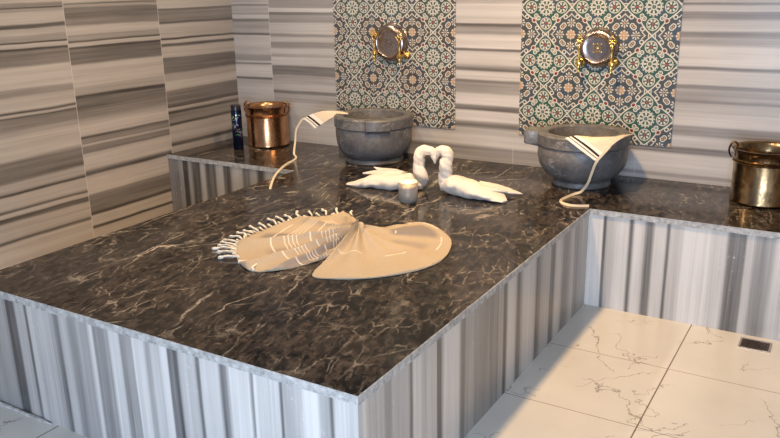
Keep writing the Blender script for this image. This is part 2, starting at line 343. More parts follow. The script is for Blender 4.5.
def cloth(name, col, dark, s=120, bump=.3, rough=.9):
    m = Mat(name, rough, spec=.15); X, Y, Z = m.co()
    n = m.noise(m.vec(X, Y, Z), s, 3, .7); n2 = m.noise(m.vec(X, Y, Z), 9, 3)
    m.color(m.mix(((n-.5)*.8+(n2-.5)*.6+.5).step(0, 1), dark, col)); m.bump(n, bump, .002)
    m.b.inputs['Sheen Weight'].default_value = .2
    return m.mat
M['white'] = cloth('white_terry_cloth', (.74, .70, .65), (.56, .52, .47), 160, .6)
M['fringe'] = cloth('white_cotton_fringe', (.84, .80, .72), (.62, .56, .47), 200)
M['ribbon'] = cloth('cream_ribbon', (.72, .62, .46), (.55, .46, .33), 150)

# peshtemal cloth with woven stripes, uv = (angle round the knot, distance from the knot)
def pesh(name, lines, bands):
    m = Mat(name, .95, spec=.03)
    U, V, _ = m.co('UV'); X, Y, Z = m.co()
    n = m.noise(m.vec(X, Y, Z), 150, 3, .7); n2 = m.noise(m.vec(X, Y, Z), 7, 3)
    c = m.mix(((n-.5)*.7+(n2-.5)*.5+.5).step(0, 1), (.32, .265, .20), (.47, .40, .315))
    wob = (m.noise(m.vec(U*9, V*2, 1.0), 1, 2)-.5)*.07
    for (u0, u1, v0, v1, k) in bands:
        e = (U+(n2-.5)*.03)
        g = e.step(u0-.02, u0+.01)*(1-e.step(u1-.01, u1+.02))*V.step(v0-.04, v0+.02)*(1-V.step(v1-.02, v1+.04))
        c = m.mix(g*k, c, (.21, .195, .20))
    Lg = None
    for (v, wd, u0, u1) in lines:
        g = (V+wob-v).ab().lt(wd)*U.gt(u0)*U.lt(u1)
        Lg = g if Lg is None else Lg.mx(g)
    brk = m.noise(m.vec(U*22, V*1.5, 6.0), 1, 1).step(.34, .40)
    c = m.mix(Lg*brk*.85, c, (.66, .62, .57))
    m.color(c); m.bump(n+n2*1.5, .6, .003); return m.mat
L = [(v, .0045, .22, .98) for v in (.20, .235, .27, .305)]+[(.40, .007, .25, .9)]+[(v, .0045, .15, .97) for v in (.52, .555, .59, .625)]+[(.74, .007, .3, .85)]
M['pesh_l'] = pesh('striped_tan_cotton_fringed_end', L, [(.40, .47, .15, .85, .95), (.56, .60, .25, .8, .6), (.74, .82, .2, .9, .8), (.24, .28, .2, .7, .45)])
L = [(.42, .006, .08, .16), (.60, .006, .10, .20), (.72, .008, .22, .30), (.70, .006, .36, .44), (.55, .006, .52, .60), (.45, .005, .68, .80), (.30, .006, .30, .36)]
M['pesh_r'] = pesh('striped_tan_cotton_plain_end', L, [(.24, .36, .26, .66, .95), (.02, .08, .25, .6, .5), (.42, .46, .3, .6, .5)])

# mitt cloth: cream with dark woven bands near one edge
m = Mat('cream_scrub_cloth', .9, spec=.1); U, V, _ = m.co('UV'); X, Y, Z = m.co()
n = m.noise(m.vec(X, Y, Z), 220, 3, .7)
c = m.mix(n.step(.3, .7), (.60, .47, .33), (.76, .65, .50))
c = m.mix(U.gt(.70)*U.lt(1.1), c, (.78, .72, .62))
g = (U-.83).ab().lt(.030).mx((U-.915).ab().lt(.010))
c = m.mix(g, c, (.035, .03, .028)); m.color(c); m.bump(n, .5, .002); M['mitt'] = m.mat

# shampoo bottle: dark blue foil with coloured flecks
m = Mat('dark_blue_foil', .18, .5, col=(.006, .009, .03)); X, Y, Z = m.co()
vo = m.voro(m.vec(X, Y, Z), 90); hue = m.nt.nodes.new('ShaderNodeHueSaturation')
hue.inputs['Saturation'].default_value = .9; hue.inputs['Value'].default_value = .7
m.nt.links.new(vo.outputs['Color'], hue.inputs['Color'])
dd = G(m, vo.outputs['Distance']); mk = (Z-.165).ab().lt(.075)*m.noise(m.vec(X, Y, Z), 22, 2).step(.45, .55)
c = m.mix(dd.lt(.42)*mk*X.gt(-.03), (.006, .010, .035), hue.outputs[0]); m.color(c); M['foil'] = m.mat
M['cap'] = Mat('black_plastic', .3, col=(.012, .012, .016)).mat

# candle
m = Mat('frosted_glass', .45, spec=.4, col=(.42, .40, .38)); m.b.inputs['Transmission Weight'].default_value = .45
m.b.inputs['Subsurface Weight'].default_value = .0; M['frost'] = m.mat
m = Mat('candle_wax', .5, col=(.85, .68, .42)); m.b.inputs['Subsurface Weight'].default_value = .3
m.b.inputs['Subsurface Radius'].default_value = (.03, .02, .01)
M['wax'] = m.mat
m = Mat('flame', .5, col=(1, .7, .3)); m.b.inputs['Emission Color'].default_value = (1, .62, .22, 1); m.b.inputs['Emission Strength'].default_value = 14; M['flame'] = m.mat
M['wick'] = Mat('wick', .9, col=(.03, .02, .02)).mat
M['print'] = Mat('white_print', .5, col=(.85, .83, .80)).mat
m = Mat('joint_filler', .7); X, Y, Z = m.co(); m.color(m.mix(m.noise(m.vec(X, Y, Z), 30, 3).step(.3, .7), (.25, .25, .25), (.62, .62, .60))); M['filler'] = m.mat

# ------------------------------------------------------------------ mesh helpers
def obj(name, bm, mats, parent=None, smooth=True, sharp=R(38)):
    me = bpy.data.meshes.new(name)
    bmesh.ops.recalc_face_normals(bm, faces=bm.faces[:])
    if smooth:
        for f in bm.faces: f.smooth = True
        for e in bm.edges:
            if len(e.link_faces) == 2 and e.calc_face_angle(0) > sharp: e.smooth = False
    bm.to_mesh(me); bm.free()
    for x in (mats if isinstance(mats, (list, tuple)) else [mats]): me.materials.append(x)
    o = bpy.data.objects.new(name, me); COL.objects.link(o)
    if parent: o.parent = parent
    return o
def thing(name, label, cat, loc=(0, 0, 0), rz=0, group=None):
    o = bpy.data.objects.new(name, None); COL.objects.link(o); o.empty_display_size = .1
    o.location = loc; o.rotation_euler = (0, 0, rz); o['label'] = label; o['category'] = cat
    if group: o['group'] = group
    return o
def struct(o, label=None):
    o['kind'] = 'structure'
    if label: o['label'] = label
    return o
def copy_tree(o, parent=None):
    c = o.copy(); COL.objects.link(c)
    if parent: c.parent = parent
    for ch in list(o.children): copy_tree(ch, c)
    return c
def box(bm, x0, x1, y0, y1, z0, z1, mi=0, bev=0):
    vs_ = [bm.verts.new((x, y, z)) for x in (x0, x1) for y in (y0, y1) for z in (z0, z1)]
    fs = [bm.faces.new([vs_[i] for i in q]) for q in ((0, 1, 3, 2), (4, 6, 7, 5), (0, 4, 5, 1), (2, 3, 7, 6), (0, 2, 6, 4), (1, 5, 7, 3))]
    for f in fs: f.material_index = mi
    if bev:
        es = list({e for f in fs for e in f.edges})
        bmesh.ops.bevel(bm, geom=es, offset=bev, segments=2, affect='EDGES', profile=.5)
    return fs
def lathe(bm, prof, n=48, c=(0, 0, 0), rfun=None, cap=True):
    rings = []
    for i, (r, z) in enumerate(prof):
        if r < 1e-5: rings.append([bm.verts.new((c[0], c[1], c[2]+z))]); continue
        rr = []
        for k in range(n):
            a = 2*math.pi*k/n; q = rfun(i, a, r) if rfun else r
            rr.append(bm.verts.new((c[0]+q*math.cos(a), c[1]+q*math.sin(a), c[2]+z)))
        rings.append(rr)
    for A, B in zip(rings, rings[1:]):
        for k in range(n):
            if len(A) == 1 and len(B) == 1: continue
            if len(A) == 1: bm.faces.new((A[0], B[k], B[(k+1) % n]))
            elif len(B) == 1: bm.faces.new((A[k], A[(k+1) % n], B[0]))
            else: bm.faces.new((A[k], A[(k+1) % n], B[(k+1) % n], B[k]))
    if cap:
        for q in (rings[0], rings[-1]):
            if len(q) > 2: bm.faces.new(q)
def cr(P, n):
    """catmull-rom resample of tuples"""
    P = [Vector(p) for p in P]; out = []
    Q = [P[0]*2-P[1]]+P+[P[-1]*2-P[-2]]
    segs = len(P)-1
    for i in range(n+1):
        t = i/n*segs; k = min(int(t), segs-1); f = t-k
        a, b, c, d = Q[k:k+4]
        out.append(.5*((2*b)+(c-a)*f+(2*a-5*b+4*c-d)*f*f+(3*b-a-3*c+d)*f**3))
    return out
def interp(vals, t):
    x = t*(len(vals)-1); k = min(int(x), len(vals)-2); f = x-k
    return vals[k]*(1-f)+vals[k+1]*f
def loft(bm, path, rs, side=None, n=40, seg=16, wr=0, wf=5, seed=0, zmin=None):
    """rs: list of (half-width along side, half-height) along the path"""
    P = cr(path, n); rings = []; prev = None
    for i, p in enumerate(P):
        tn = (P[min(i+1, n)]-P[max(i-1, 0)]).normalized()
        if side is not None: s = Vector(side)
        else:
            s = prev if prev is not None else (Vector((0, 0, 1)) if abs(tn.z) < .9 else Vector((1, 0, 0)))
        s = (s-tn*s.dot(tn)).normalized(); prev = s; u = tn.cross(s)
        a = interp([r[0] for r in rs], i/n); b = interp([r[1] for r in rs], i/n)
        ring = []
        for k in range(seg):
            th = 2*math.pi*k/seg
            q = 1.0
            if wr:
                q += wr*(math.sin(th*1.0+i/n*wf*6.283+seed)**3*.7+noise.noise(Vector((math.cos(th)*1.5, math.sin(th)*1.5, i/n*9+seed)))*.9)
            v = p+s*(a*q*math.cos(th))+u*(b*q*math.sin(th))
            if zmin is not None: v.z = max(v.z, zmin)
            ring.append(bm.verts.new(v))
        rings.append(ring)
    for A, B in zip(rings, rings[1:]):
        for k in range(seg): bm.faces.new((A[k], A[(k+1) % seg], B[(k+1) % seg], B[k]))
    bm.faces.new(rings[0]); bm.faces.new(rings[-1])
def strip(bm, path, width, up=(0, 0, 1), th=.0015, n=40, zmin=None):
    """flat ribbon along a path"""
    P = cr(path, n); rows = []
    for i, p in enumerate(P):
        tn = (P[min(i+1, n)]-P[max(i-1, 0)]).normalized(); U = Vector(up)
        s = tn.cross(U)
        if s.length < .2: s = rows[-1][2] if rows else Vector((1, 0, 0))
        s.normalize(); nn_ = s.cross(tn).normalized()
        rows.append((p, nn_, s))
    vs_ = []
    for p, nn_, s in rows:
        q = [p-s*width/2, p+s*width/2, p+s*width/2+nn_*th, p-s*width/2+nn_*th]
        if zmin is not None:
            for v in q[:2]: v.z = max(v.z, zmin)
            for v in q[2:]: v.z = max(v.z, zmin+th)
        vs_.append([bm.verts.new(v) for v in q])
    for A, B in zip(vs_, vs_[1:]):
        for k in range(4): bm.faces.new((A[k], A[(k+1) % 4], B[(k+1) % 4], B[k]))
    bm.faces.new(vs_[0]); bm.faces.new(vs_[-1])

# ------------------------------------------------------------------ dimensions
H = .5; D = .7375; XG = 1.067; XR = 2.8624; YP = 2.7843; ST = .027; OV = .006
XW = 5.2; YF = -6.4; ZC = 2.62

# ------------------------------------------------------------------ the room
bm = bmesh.new(); box(bm, -.1, XW+.1, YF, .1, -.08, 0); struct(obj('floor', bm, M['floor'], smooth=False), 'cream marble tile floor with thin dark veins')
bm = bmesh.new(); box(bm, -.1, 0, YF, .1, 0, ZC); struct(obj('wall_left', bm, M['left'], smooth=False), 'wall of horizontally banded brown-grey marble on the left')
bm = bmesh.new(); box(bm, 0, XW, 0, .1, 0, ZC); struct(obj('wall_back', bm, M['back'], smooth=False), 'banded marble wall behind the basins')
bm = bmesh.new(); box(bm, XW, XW+.1, YF, .1, 0, ZC); struct(obj('wall_right', bm, M['left'], smooth=False))
bm = bmesh.new(); box(bm, -.1, XW+.1, YF, .1, ZC, ZC+.08); struct(obj('ceiling', bm, M['ceil'], smooth=False))
for i, (x0, x1, mt, lb) in enumerate(((.880, 1.769, 'tileA', 'left panel of printed grey, black and white patterned tiles'), (2.191, 3.066, 'tileB', 'right panel of printed green, white and red patterned tiles'))):
    bm = bmesh.new(); box(bm, x0, x1, -.006, 0, .684, ZC-.4)
    struct(obj('trim_%d' % (i+1), bm, M[mt], smooth=False), lb)
# filler line where the platform front meets the floor
bm = bmesh.new()
loft(bm, [(XG+(1.47-XG)*i/8, -YP-.006+.0015*math.sin(i*2.1), .004) for i in range(9)], [(.007, .006), (.011, .008), (.007, .006), (.010, .008), (.005, .004)], side=(0, 1, 0), n=32, seg=8, wr=.1, zmin=.0)
struct(obj('trim_3', bm, M['filler']), 'rough pale line of joint filler along the floor')

# ------------------------------------------------------------------ platform and bench
def slab(name, x0, x1, y0, y1, parent, hide=()):
    bm = bmesh.new(); fs = box(bm, x0, x1, y0, y1, H-ST, H)
    for f in bm.faces:
        f.material_index = 0 if abs(f.normal.z) > .5 or f.calc_center_median().z > H-1e-4 else 1
    es = [e for e in bm.edges if abs(e.verts[0].co.z-H) < 1e-6 and abs(e.verts[1].co.z-H) < 1e-6 and not any(h(e) for h in hide)]
    r = bmesh.ops.bevel(bm, geom=es, offset=.0025, segments=1, affect='EDGES')
    for f in r['faces']: f.material_index = 1
    return obj(name, bm, [M['dark'], M['edge']], parent, smooth=False)
plat = thing('stone_platform', 'low heated stone platform with polished dark marble top and vertically banded pale cladding', 'platform', ((XG+XR)/2, -(D+YP)/2, 0))
def under(o, p):
    o.parent = p; o.matrix_parent_inverse = Matrix.Translation(-p.location); return o
front_y = -YP+OV
def clad(name, x0, x1, y0, y1, mat, parent):
    bm = bmesh.new(); box(bm, x0, x1, y0, y1, 0, H-ST)
    return under(obj(name, bm, mat, smooth=False), parent)
clad('front_cladding', XG+OV, XR-OV, front_y, front_y+.02, M['front'], plat)
clad('side_cladding', XR-OV-.02, XR-OV, front_y+.02, -D+OV, M['side'], plat)
clad('side_cladding', XG+OV, XG+OV+.02, front_y+.02, -D+OV, M['side'], plat)
clad('core', XG+OV+.02, XR-OV-.02, front_y+.02, -D+OV, M['edge'], plat)
ymid = -D
under(slab('marble_top', XG, XR, -YP, ymid, None, hide=[lambda e: abs(e.verts[0].co.y-ymid) < 1e-5 and abs(e.verts[1].co.y-ymid) < 1e-5]), plat)
bench = thing('stone_bench', 'dark marble topped bench running along the back wall under the basins', 'bench', (XW/2, -D/2, 0))
clad('front_cladding', 0.0, XG+OV, -D+OV, -D+OV+.02, M['bench'], bench)
clad('front_cladding', XR-OV, XW, -D+OV, -D+OV+.02, M['bench'], bench)
clad('core', 0, XW, -D+OV+.02, 0, M['edge'], bench)
bm = bmesh.new(); fs = box(bm, 0, XW, -D, 0, H-ST, H)
for f in bm.faces: f.material_index = 1 if abs(f.calc_center_median().y+D) < 1e-4 else 0
# thin worn pale arris along the exposed front edge only
for x0, x1 in ((0, XG), (XR, XW)):
    box(bm, x0, x1, -D-.0006, -D+.0018, H-.003, H+.0003, 1)
under(obj('marble_top', bm, [M['dark'], M['edge']], smooth=False), bench)

# ------------------------------------------------------------------ basins
def basin(loc, R0, rf, hh, lug, label, body):
    t_ = thing('stone_basin', label, 'basin', loc, 0, 'grey stone basins on the bench')
    prof = [(rf, 0), (rf+.004, .006), (rf, .028), (rf-.010, .034)]
    prof += [(body[i][0], body[i][1]) for i in range(len(body))]
    nb = len(prof)
    zb, zt = hh-.068, hh
    prof += [(R0-.004, zb-.002), (R0+.006, zb+.006), (R0+.006, zt-.008), (R0, zt), (R0-.045, zt), (R0-.052, zt-.006), (R0-.060, zt-.05), (R0-.085, zt-.12), (R0-.14, zt-.165), (0, zt-.175)]
    def rf_(i, a, r):
        q = r
        if nb <= i <= nb+3:
            for l, wd, pr_ in lug:
                dlt = abs((a-l+math.pi) % (2*math.pi)-math.pi)
                q += pr_*max(0, min(1, (wd-dlt)/.035+.5))
        q *= 1+.006*noise.noise(Vector((math.cos(a)*2, math.sin(a)*2, i*.3+loc[0])))
        return q
    bm = bmesh.new()
    lathe(bm, prof[nb-1:], 160, rfun=lambda i, a, r: rf_(i+nb-1, a, r), cap=False)
    lathe(bm, prof[3:nb], 160, rfun=lambda i, a, r: rf_(i+3, a, r), cap=False)
    bmesh.ops.remove_doubles(bm, verts=bm.verts[:], dist=1e-5)
    obj('bowl', bm, M['basin'], t_, sharp=R(30))
    bm = bmesh.new(); lathe(bm, prof[:5], 96); obj('foot', bm, M['basin'], t_, sharp=R(30))
    return t_
basin((1.335, -.262, H), .240, .180, .288, [(R(-52), .30, .020), (R(128), .30, .014)], 'round grey marble basin on the bench under the left tile panel',
      [(.186, .040), (.214, .07), (.232, .12), (.238, .17), (.238, .205)])
basin((2.665, -.268, H), .236, .152, .285, [(R(190), .27, .072)], 'round grey marble basin with a spout lip, under the right tile panel',
      [(.158, .040), (.196, .065), (.226, .11), (.238, .16), (.236, .205)])

# ------------------------------------------------------------------ buckets
def bucket(loc, r, h, mat, label, ang, rz):
    t_ = thing('metal_bucket', label, 'bucket', loc, rz, 'metal buckets on the bench')
    bm = bmesh.new()
    rt = r*.99
    prof = [(0, .003), (r-.008, .003), (r-.002, .006), (r, .012), (r-.003, .018), (r-.002, h*.735), (r+.003, h*.745), (r+.0055, h*.755), (r+.002, h*.768), (r-.002, h*.775), (r+.003, h*.785), (r+.005, h*.795), (r+.001, h*.808), (r-.002, h*.815),
            (r, h*.90), (r+.006, h*.95), (r+.015, h*.985), (r+.017, h), (r+.012, h+.001), (r+.004, h*.975), (r-.005, h*.90), (r-.008, h*.7), (r-.009, .012), (0, .010)]
    lathe(bm, prof, 72, cap=False)
    obj('body', bm, mat, t_, sharp=R(60))
    for s in (0, math.pi):
        a = ang+s; c = Vector((math.cos(a), math.sin(a), 0)); p = c*(r+.010)
        bm = bmesh.new()
        pts_ = [p+Vector((0, 0, h-.055)), p+c*.012+Vector((0, 0, h-.03)), p+c*.010+Vector((0, 0, h)), p-c*.004+Vector((0, 0, h+.020)), p-c*.022+Vector((0, 0, h+.014)), p-c*.020+Vector((0, 0, h-.006)), p-c*.012+Vector((0, 0, h-.012))]
        loft(bm, pts_, [(.014, .004), (.010, .005), (.008, .005), (.007, .005), (.006, .004)], n=26, seg=10, side=(-math.sin(a), math.cos(a), 0))
        obj('handle_loop', bm, mat, t_)
    return t_
bucket((.412, -.178, H), .145, .278, M['copper'], 'shiny copper bucket beside the blue bottle in the corner', R(-165), 0)
bucket((3.560, -.230, H), .148, .268, M['bronze'], 'aged bronze bucket standing at the right end of the bench', R(-172), 0)

# ------------------------------------------------------------------ bottle
t_ = thing('toiletry_bottle', 'slim dark blue bottle with coloured print beside the copper bucket', 'bottle', (.318, -.385, H))
bm = bmesh.new(); lathe(bm, [(0, 0), (.033, 0), (.035, .003), (.035, .262), (.033, .268), (0, .268)], 36, cap=False); obj('bottle_body', bm, M['foil'], t_)
bm = bmesh.new(); lathe(bm, [(0, .268), (.0335, .268), (.0335, .296), (.0315, .300), (0, .300)], 36, cap=False); obj('cap', bm, M['cap'], t_)

# ------------------------------------------------------------------ hanging bowls and taps
def ybm(bm):  # turn a z-up lathe so that its axis points out of the wall (-y)
    bmesh.ops.rotate(bm, verts=bm.verts[:], cent=(0, 0, 0), matrix=Matrix.Rotation(R(90), 3, 'X'))
def hung_bowl(loc, label, star):
    t_ = thing('hammam_bowl', label, 'bowl', loc, 0, 'metal bowls hung on the taps')
    bm = bmesh.new()
    lathe(bm, [(.098, .000), (.107, .000), (.108, .003), (.104, .006), (.103, .022), (.099, .036), (.090, .044), (.084, .046), (.080, .0475), (.076, .0445), (.050, .0435), (.030, .043), (0, .042), (0, .040), (.05, .041), (.083, .040), (.098, .02)], 72, cap=False)
    ybm(bm); obj('dish', bm, M['steel'], t_, sharp=R(50))
    bm = bmesh.new()
    lathe(bm, [(.026, .0420), (.024, .0460), (.020, .0460), (.018, .0425)], 40, cap=False)
    lathe(bm, [(.009, .0420), (.008, .0470), (0, .0490)], 20, cap=False)
    for k in range(4):
        a = k*math.pi/2+math.pi/4
        lathe(bm, [(.004, .042), (.0035, .0455), (0, .0465)], 10, c=(.031*math.cos(a), .031*math.sin(a), 0), cap=False)
    ybm(bm); obj('boss', bm, M['brass'] if star else M['steel'], t_)
    return t_
hb = hung_bowl((1.326, -.008, 1.205), 'round metal bowl hung between the brass taps on the left tile panel', False); hb.scale = (1.10, 1.0, 1.10)
hung_bowl((2.648, -.008, 1.203), 'round metal bowl hung between the brass taps on the right tile panel', True)
def make_tap(loc, label):
    t_ = thing('brass_tap', label, 'tap', loc, 0, 'brass taps on the tile panels')
    bm = bmesh.new(); lathe(bm, [(0, 0), (.026, 0), (.027, .004), (.022, .010), (.018, .014), (.020, .020), (.012, .026), (0, .028)], 28, cap=False); ybm(bm)
    obj('escutcheon', bm, M['brass'], t_)
    bm = bmesh.new(); lathe(bm, [(.010, .02), (.010, .05), (.013, .055), (.013, .062), (.010, .068), (.010, .082), (.014, .090), (.016, .103), (.012, .116), (0, .120)], 24); ybm(bm)
    obj('body', bm, M['brass'], t_)
    bm = bmesh.new(); lathe(bm, [(0, -.052), (.006, -.052), (.008, -.046), (.006, -.040), (.009, -.030), (.011, -.022), (.008, -.012), (.010, 0)], 20, c=(0, -.10, 0), cap=False)
    obj('spout', bm, M['brass'], t_)
    bm = bmesh.new(); lathe(bm, [(.008, .0), (.010, .016), (.006, .024), (.0055, .072), (.009, .078), (.009, .084), (.005, .088)], 18, c=(0, -.10, 0))
    h_ = obj('handle', bm, M['brass'], t_)
    bm = bmesh.new()   # pierced crown: ring of loops with a bead on top
    for (dx, dz, rr) in ((0, .104, .012), (-.012, .116, .0085), (.012, .116, .0085), (0, .130, .010)):
        pts_ = [(dx+rr*math.cos(q), -.10, dz+rr*math.sin(q)) for q in [2*math.pi*i/12 for i in range(13)]]
        loft(bm, pts_, [(.0040, .0032), (.0040, .0032)], side=(0, 1, 0), n=24, seg=8)
    lathe(bm, [(0, .138), (.005, .141), (.006, .146), (.004, .151), (0, .153)], 12, c=(0, -.10, 0), cap=False)
    obj('crown', bm, M['brass'], h_)
    return t_
tp = make_tap((1.432, 0, 1.128), 'brass tap with pierced handle right of the bowl on the left tile panel')
def tap_copy(loc, label, rz=0):
    c = copy_tree(tp); c.location = loc; c['label'] = label; c.rotation_euler.z = rz
tap_copy((1.232, 0, 1.142), 'leftmost brass tap, left of the bowl on the left tile panel', R(9))
tap_copy((2.738, 0, 1.125), 'rightmost brass tap, right of the bowl on the right tile panel', R(3))
tap_copy((2.556, 0, 1.125), 'brass tap left of the bowl on the right tile panel', R(5))

# ------------------------------------------------------------------ candle
cd = thing('jar_candle', 'lit candle in a small frosted glass jar in front of the towel swans', 'candle', (2.020, -1.035, H))
bm = bmesh.new(); lathe(bm, [(0, 0), (.034, 0), (.042, .004), (.047, .014), (.049, .03), (.049, .106), (.0475, .108), (.046, .106), (.046, .03), (.043, .014), (.035, .008), (0, .008)], 48, cap=False); obj('glass_jar', bm, M['frost'], cd)
bm = bmesh.new(); lathe(bm, [(0, .0085), (.034, .0085), (.0445, .030), (.0445, .082), (.03, .080), (0, .080)], 40, cap=False); obj('wax', bm, M['wax'], cd)
bm = bmesh.new(); lathe(bm, [(0, .079), (.0012, .079), (.001, .090), (0, .091)], 8, cap=False); obj('wick', bm, M['wick'], cd)
bm = bmesh.new(); lathe(bm, [(0, .086), (.003, .089), (.0052, .094), (.0045, .100), (.002, .107), (0, .112)], 14, cap=False); obj('flame', bm, M['flame'], cd)
bm = bmesh.new()
_a = math.atan2(-4.32+1.035, 3.91-2.02)-.02
pts_ = []
for i in range(17):
    q = 2*math.pi*i/16; aa = _a+.12*math.cos(q); pts_.append((.0496*math.cos(aa), .0496*math.sin(aa), .048+.0075*math.sin(q)))
loft(bm, pts_, [(.0010, .0012), (.0010, .0012)], n=48, seg=6); obj('emblem', bm, M['print'], cd)
pl = bpy.data.lights.new('candle_glow', 'POINT'); pl.energy = 1.5; pl.color = (1, .60, .25); pl.shadow_soft_size = .012
po = bpy.data.objects.new('candle_glow', pl); COL.objects.link(po); po.location = (2.020, -1.035, H+.100)

# ------------------------------------------------------------------ towel swans
def swan(label, neck, nrs, body, brs, tails, loc, seed):
    t_ = thing('towel_swan', label, 'towel', loc, 0, 'towel swans facing each other')
    L_ = Vector(loc)
    rel = lambda P: [tuple(Vector(p)-L_) for p in P]
    bm = bmesh.new(); loft(bm, rel(body), brs, n=70, seg=36, wr=.15, wf=2.0, seed=seed, side=(0, 1, 0), zmin=.0); obj('body', bm, M['white'], t_, sharp=R(80))
    bm = bmesh.new(); loft(bm, rel(neck), nrs, n=90, seg=28, wr=.20, wf=4.5, seed=seed+2, side=(0, 1, 0), zmin=.0); obj('neck', bm, M['white'], t_, sharp=R(80))
    for tl, rs in tails:
        bm = bmesh.new(); loft(bm, rel(tl), rs, n=30, seg=18, wr=.06, wf=.7, seed=seed+5, side=(0, 1, 0), zmin=.0); obj('tail_fold', bm, M['white'], t_, sharp=R(80))
swan('white towel folded as a swan, left of the pair, facing right',
     [(1.88, -.79, .545), (1.945, -.79, .535), (1.968, -.80, .580), (1.952, -.80, .640), (1.960, -.80, .695), (1.992, -.80, .722), (2.028, -.80, .718), (2.046, -.80, .690), (2.049, -.80, .655)],
     [(.040, .030), (.042, .036), (.038, .033), (.036, .031), (.034, .029), (.031, .026), (.026, .022), (.018, .016), (.004, .004)],
     [(1.975, -.80, .535), (1.90, -.82, .540), (1.80, -.83, .538), (1.70, -.84, .528), (1.62, -.86, .515), (1.545, -.885, .507)],
     [(.030, .024), (.062, .044), (.078, .042), (.078, .036), (.062, .022), (.018, .005)],
     [([(1.84, -.77, .560), (1.74, -.75, .560), (1.65, -.74, .552), (1.575, -.765, .545)], [(.03, .02), (.055, .018), (.048, .012), (.012, .004)]),
      ([(1.82, -.73, .555), (1.73, -.71, .560), (1.66, -.70, .560), (1.60, -.69, .568)], [(.03, .018), (.04, .014), (.028, .009), (.003, .002)])],
     (1.80, -.80, H), 1)
swan('white towel folded as a swan, right of the pair, facing left',
     [(2.19, -.76, .545), (2.125, -.77, .533), (2.100, -.775, .575), (2.103, -.78, .640), (2.112, -.78, .690), (2.098, -.78, .722), (2.072, -.785, .726), (2.055, -.785, .704), (2.052, -.785, .675)],
     [(.042, .030), (.044, .036), (.040, .035), (.038, .033), (.036, .031), (.032, .028), (.026, .022), (.018, .015), (.004, .004)],
     [(2.085, -.78, .535), (2.15, -.785, .545), (2.23, -.79, .545), (2.32, -.80, .532), (2.40, -.815, .518), (2.46, -.835, .508)],
     [(.030, .024), (.060, .048), (.078, .048), (.080, .034), (.066, .018), (.022, .005)],
     [([(2.28, -.75, .560), (2.36, -.72, .545), (2.43, -.69, .525), (2.485, -.665, .511)], [(.03, .016), (.045, .012), (.032, .009), (.003, .003)]),
      ([(2.26, -.82, .560), (2.33, -.80, .556), (2.39, -.765, .545), (2.43, -.72, .530)], [(.01, .008), (.03, .010), (.022, .007), (.003, .002)])],
     (2.27, -.79, H), 4)

# ------------------------------------------------------------------ peshtemal tied as a bow
TLp = [[2.017, -1.477, 0.515], [1.894, -1.375, 0.515], [1.809, -1.419, 0.515], [1.752, -1.487, 0.515], [1.699, -1.588, 0.515], [1.676, -1.706, 0.515], [1.673, -1.826, 0.515], [1.703, -1.953, 0.515], [1.773, -2.049, 0.515], [1.882, -2.143, 0.515], [1.978, -2.182, 0.515], [2.057, -2.14, 0.515], [2.109, -2.048, 0.515], [2.148, -1.935, 0.515], [2.171, -1.825, 0.515], [2.161, -1.728, 0.515]]
TRp = [[2.083, -1.561, 0.51], [2.151, -1.476, 0.51], [2.204, -1.414, 0.51], [2.23, -1.331, 0.51], [2.302, -1.329, 0.51], [2.402, -1.395, 0.51], [2.491, -1.492, 0.51], [2.548, -1.624, 0.51], [2.571, -1.748, 0.51], [2.545, -1.865, 0.51], [2.477, -1.974, 0.51], [2.394, -2.054, 0.51], [2.294, -2.108, 0.51], [2.215, -2.114, 0.51], [2.181, -1.982, 0.51], [2.151, -1.833, 0.51], [2.122, -1.716, 0.51]]
KN = Vector((2.140, -1.664, 0))
pt = thing('hammam_towel', 'tan striped cotton towel twisted into a two-winged bow with white fringe', 'towel', (2.14, -1.68, H))
PL = Vector((2.14, -1.68, H))
def fan(name, P, mat, hf, edge):
    NU, NV = 150, 34
    O = cr([(p[0], p[1], 0) for p in P], NU)
    bm = bmesh.new(); uvl = bm.loops.layers.uv.new('UVMap')
    top = []; bot = []
    for i in range(NU+1):
        u = i/NU; tr, br = [], []
        for k in range(NV+1):
            v = k/NV
            p = KN.lerp(O[i], .04+.96*v)
            z = max(.004, hf(u, v))
            fall = min(1, (1-v)/.02); z = edge+(z-edge)*(fall**.5) if z > edge else z
            tr.append(bm.verts.new((p.x-PL.x, p.y-PL.y, z)))
            br.append(bm.verts.new((p.x-PL.x, p.y-PL.y, .0006+max(0, z-.0035)*(.35 if v > .9 else .75))))
        top.append(tr); bot.append(br)
    def quad(vs_, uvs):
        f = bm.faces.new(vs_)
        for l, q in zip(f.loops, uvs): l[uvl].uv = q
    for i in range(NU):
        for k in range(NV):
            rd = lambda i_, k_: (i_/NU, (O[i_]-Vector((KN.x, KN.y, 0))).length*k_/NV/.5)
            uv = [rd(i, k), rd(i+1, k), rd(i+1, k+1), rd(i, k+1)]
            quad((top[i][k], top[i+1][k], top[i+1][k+1], top[i][k+1]), uv)
            quad((bot[i][k], bot[i][k+1], bot[i+1][k+1], bot[i+1][k]), [uv[0], uv[3], uv[2], uv[1]])
        e = [(i/NU, 1), ((i+1)/NU, 1), ((i+1)/NU, 1), (i/NU, 1)]
        quad((top[i][NV], top[i+1][NV], bot[i+1][NV], bot[i][NV]), e)
    for i in (0, NU):
        for k in range(NV): quad((top[i][k], top[i][k+1], bot[i][k+1], bot[i][k]), [(i/NU, k/NV)]*4)
    return obj(name, bm, mat, pt, sharp=R(80))
def hl(u, v):
    pl_ = 1-2*abs(math.sin(u*3.1416*6.5+1.0*math.sin(u*9)+v*.5))**.7
    b = .014+.026*math.sin(math.pi*min(1, u*1.05))*(1-v)**.6+.022*math.exp(-(v/.22)**2)
    return b+pl_*.022*min(1, v*5)*(1-.45*v)+.006*noise.noise(Vector((u*14, v*4, 2)))
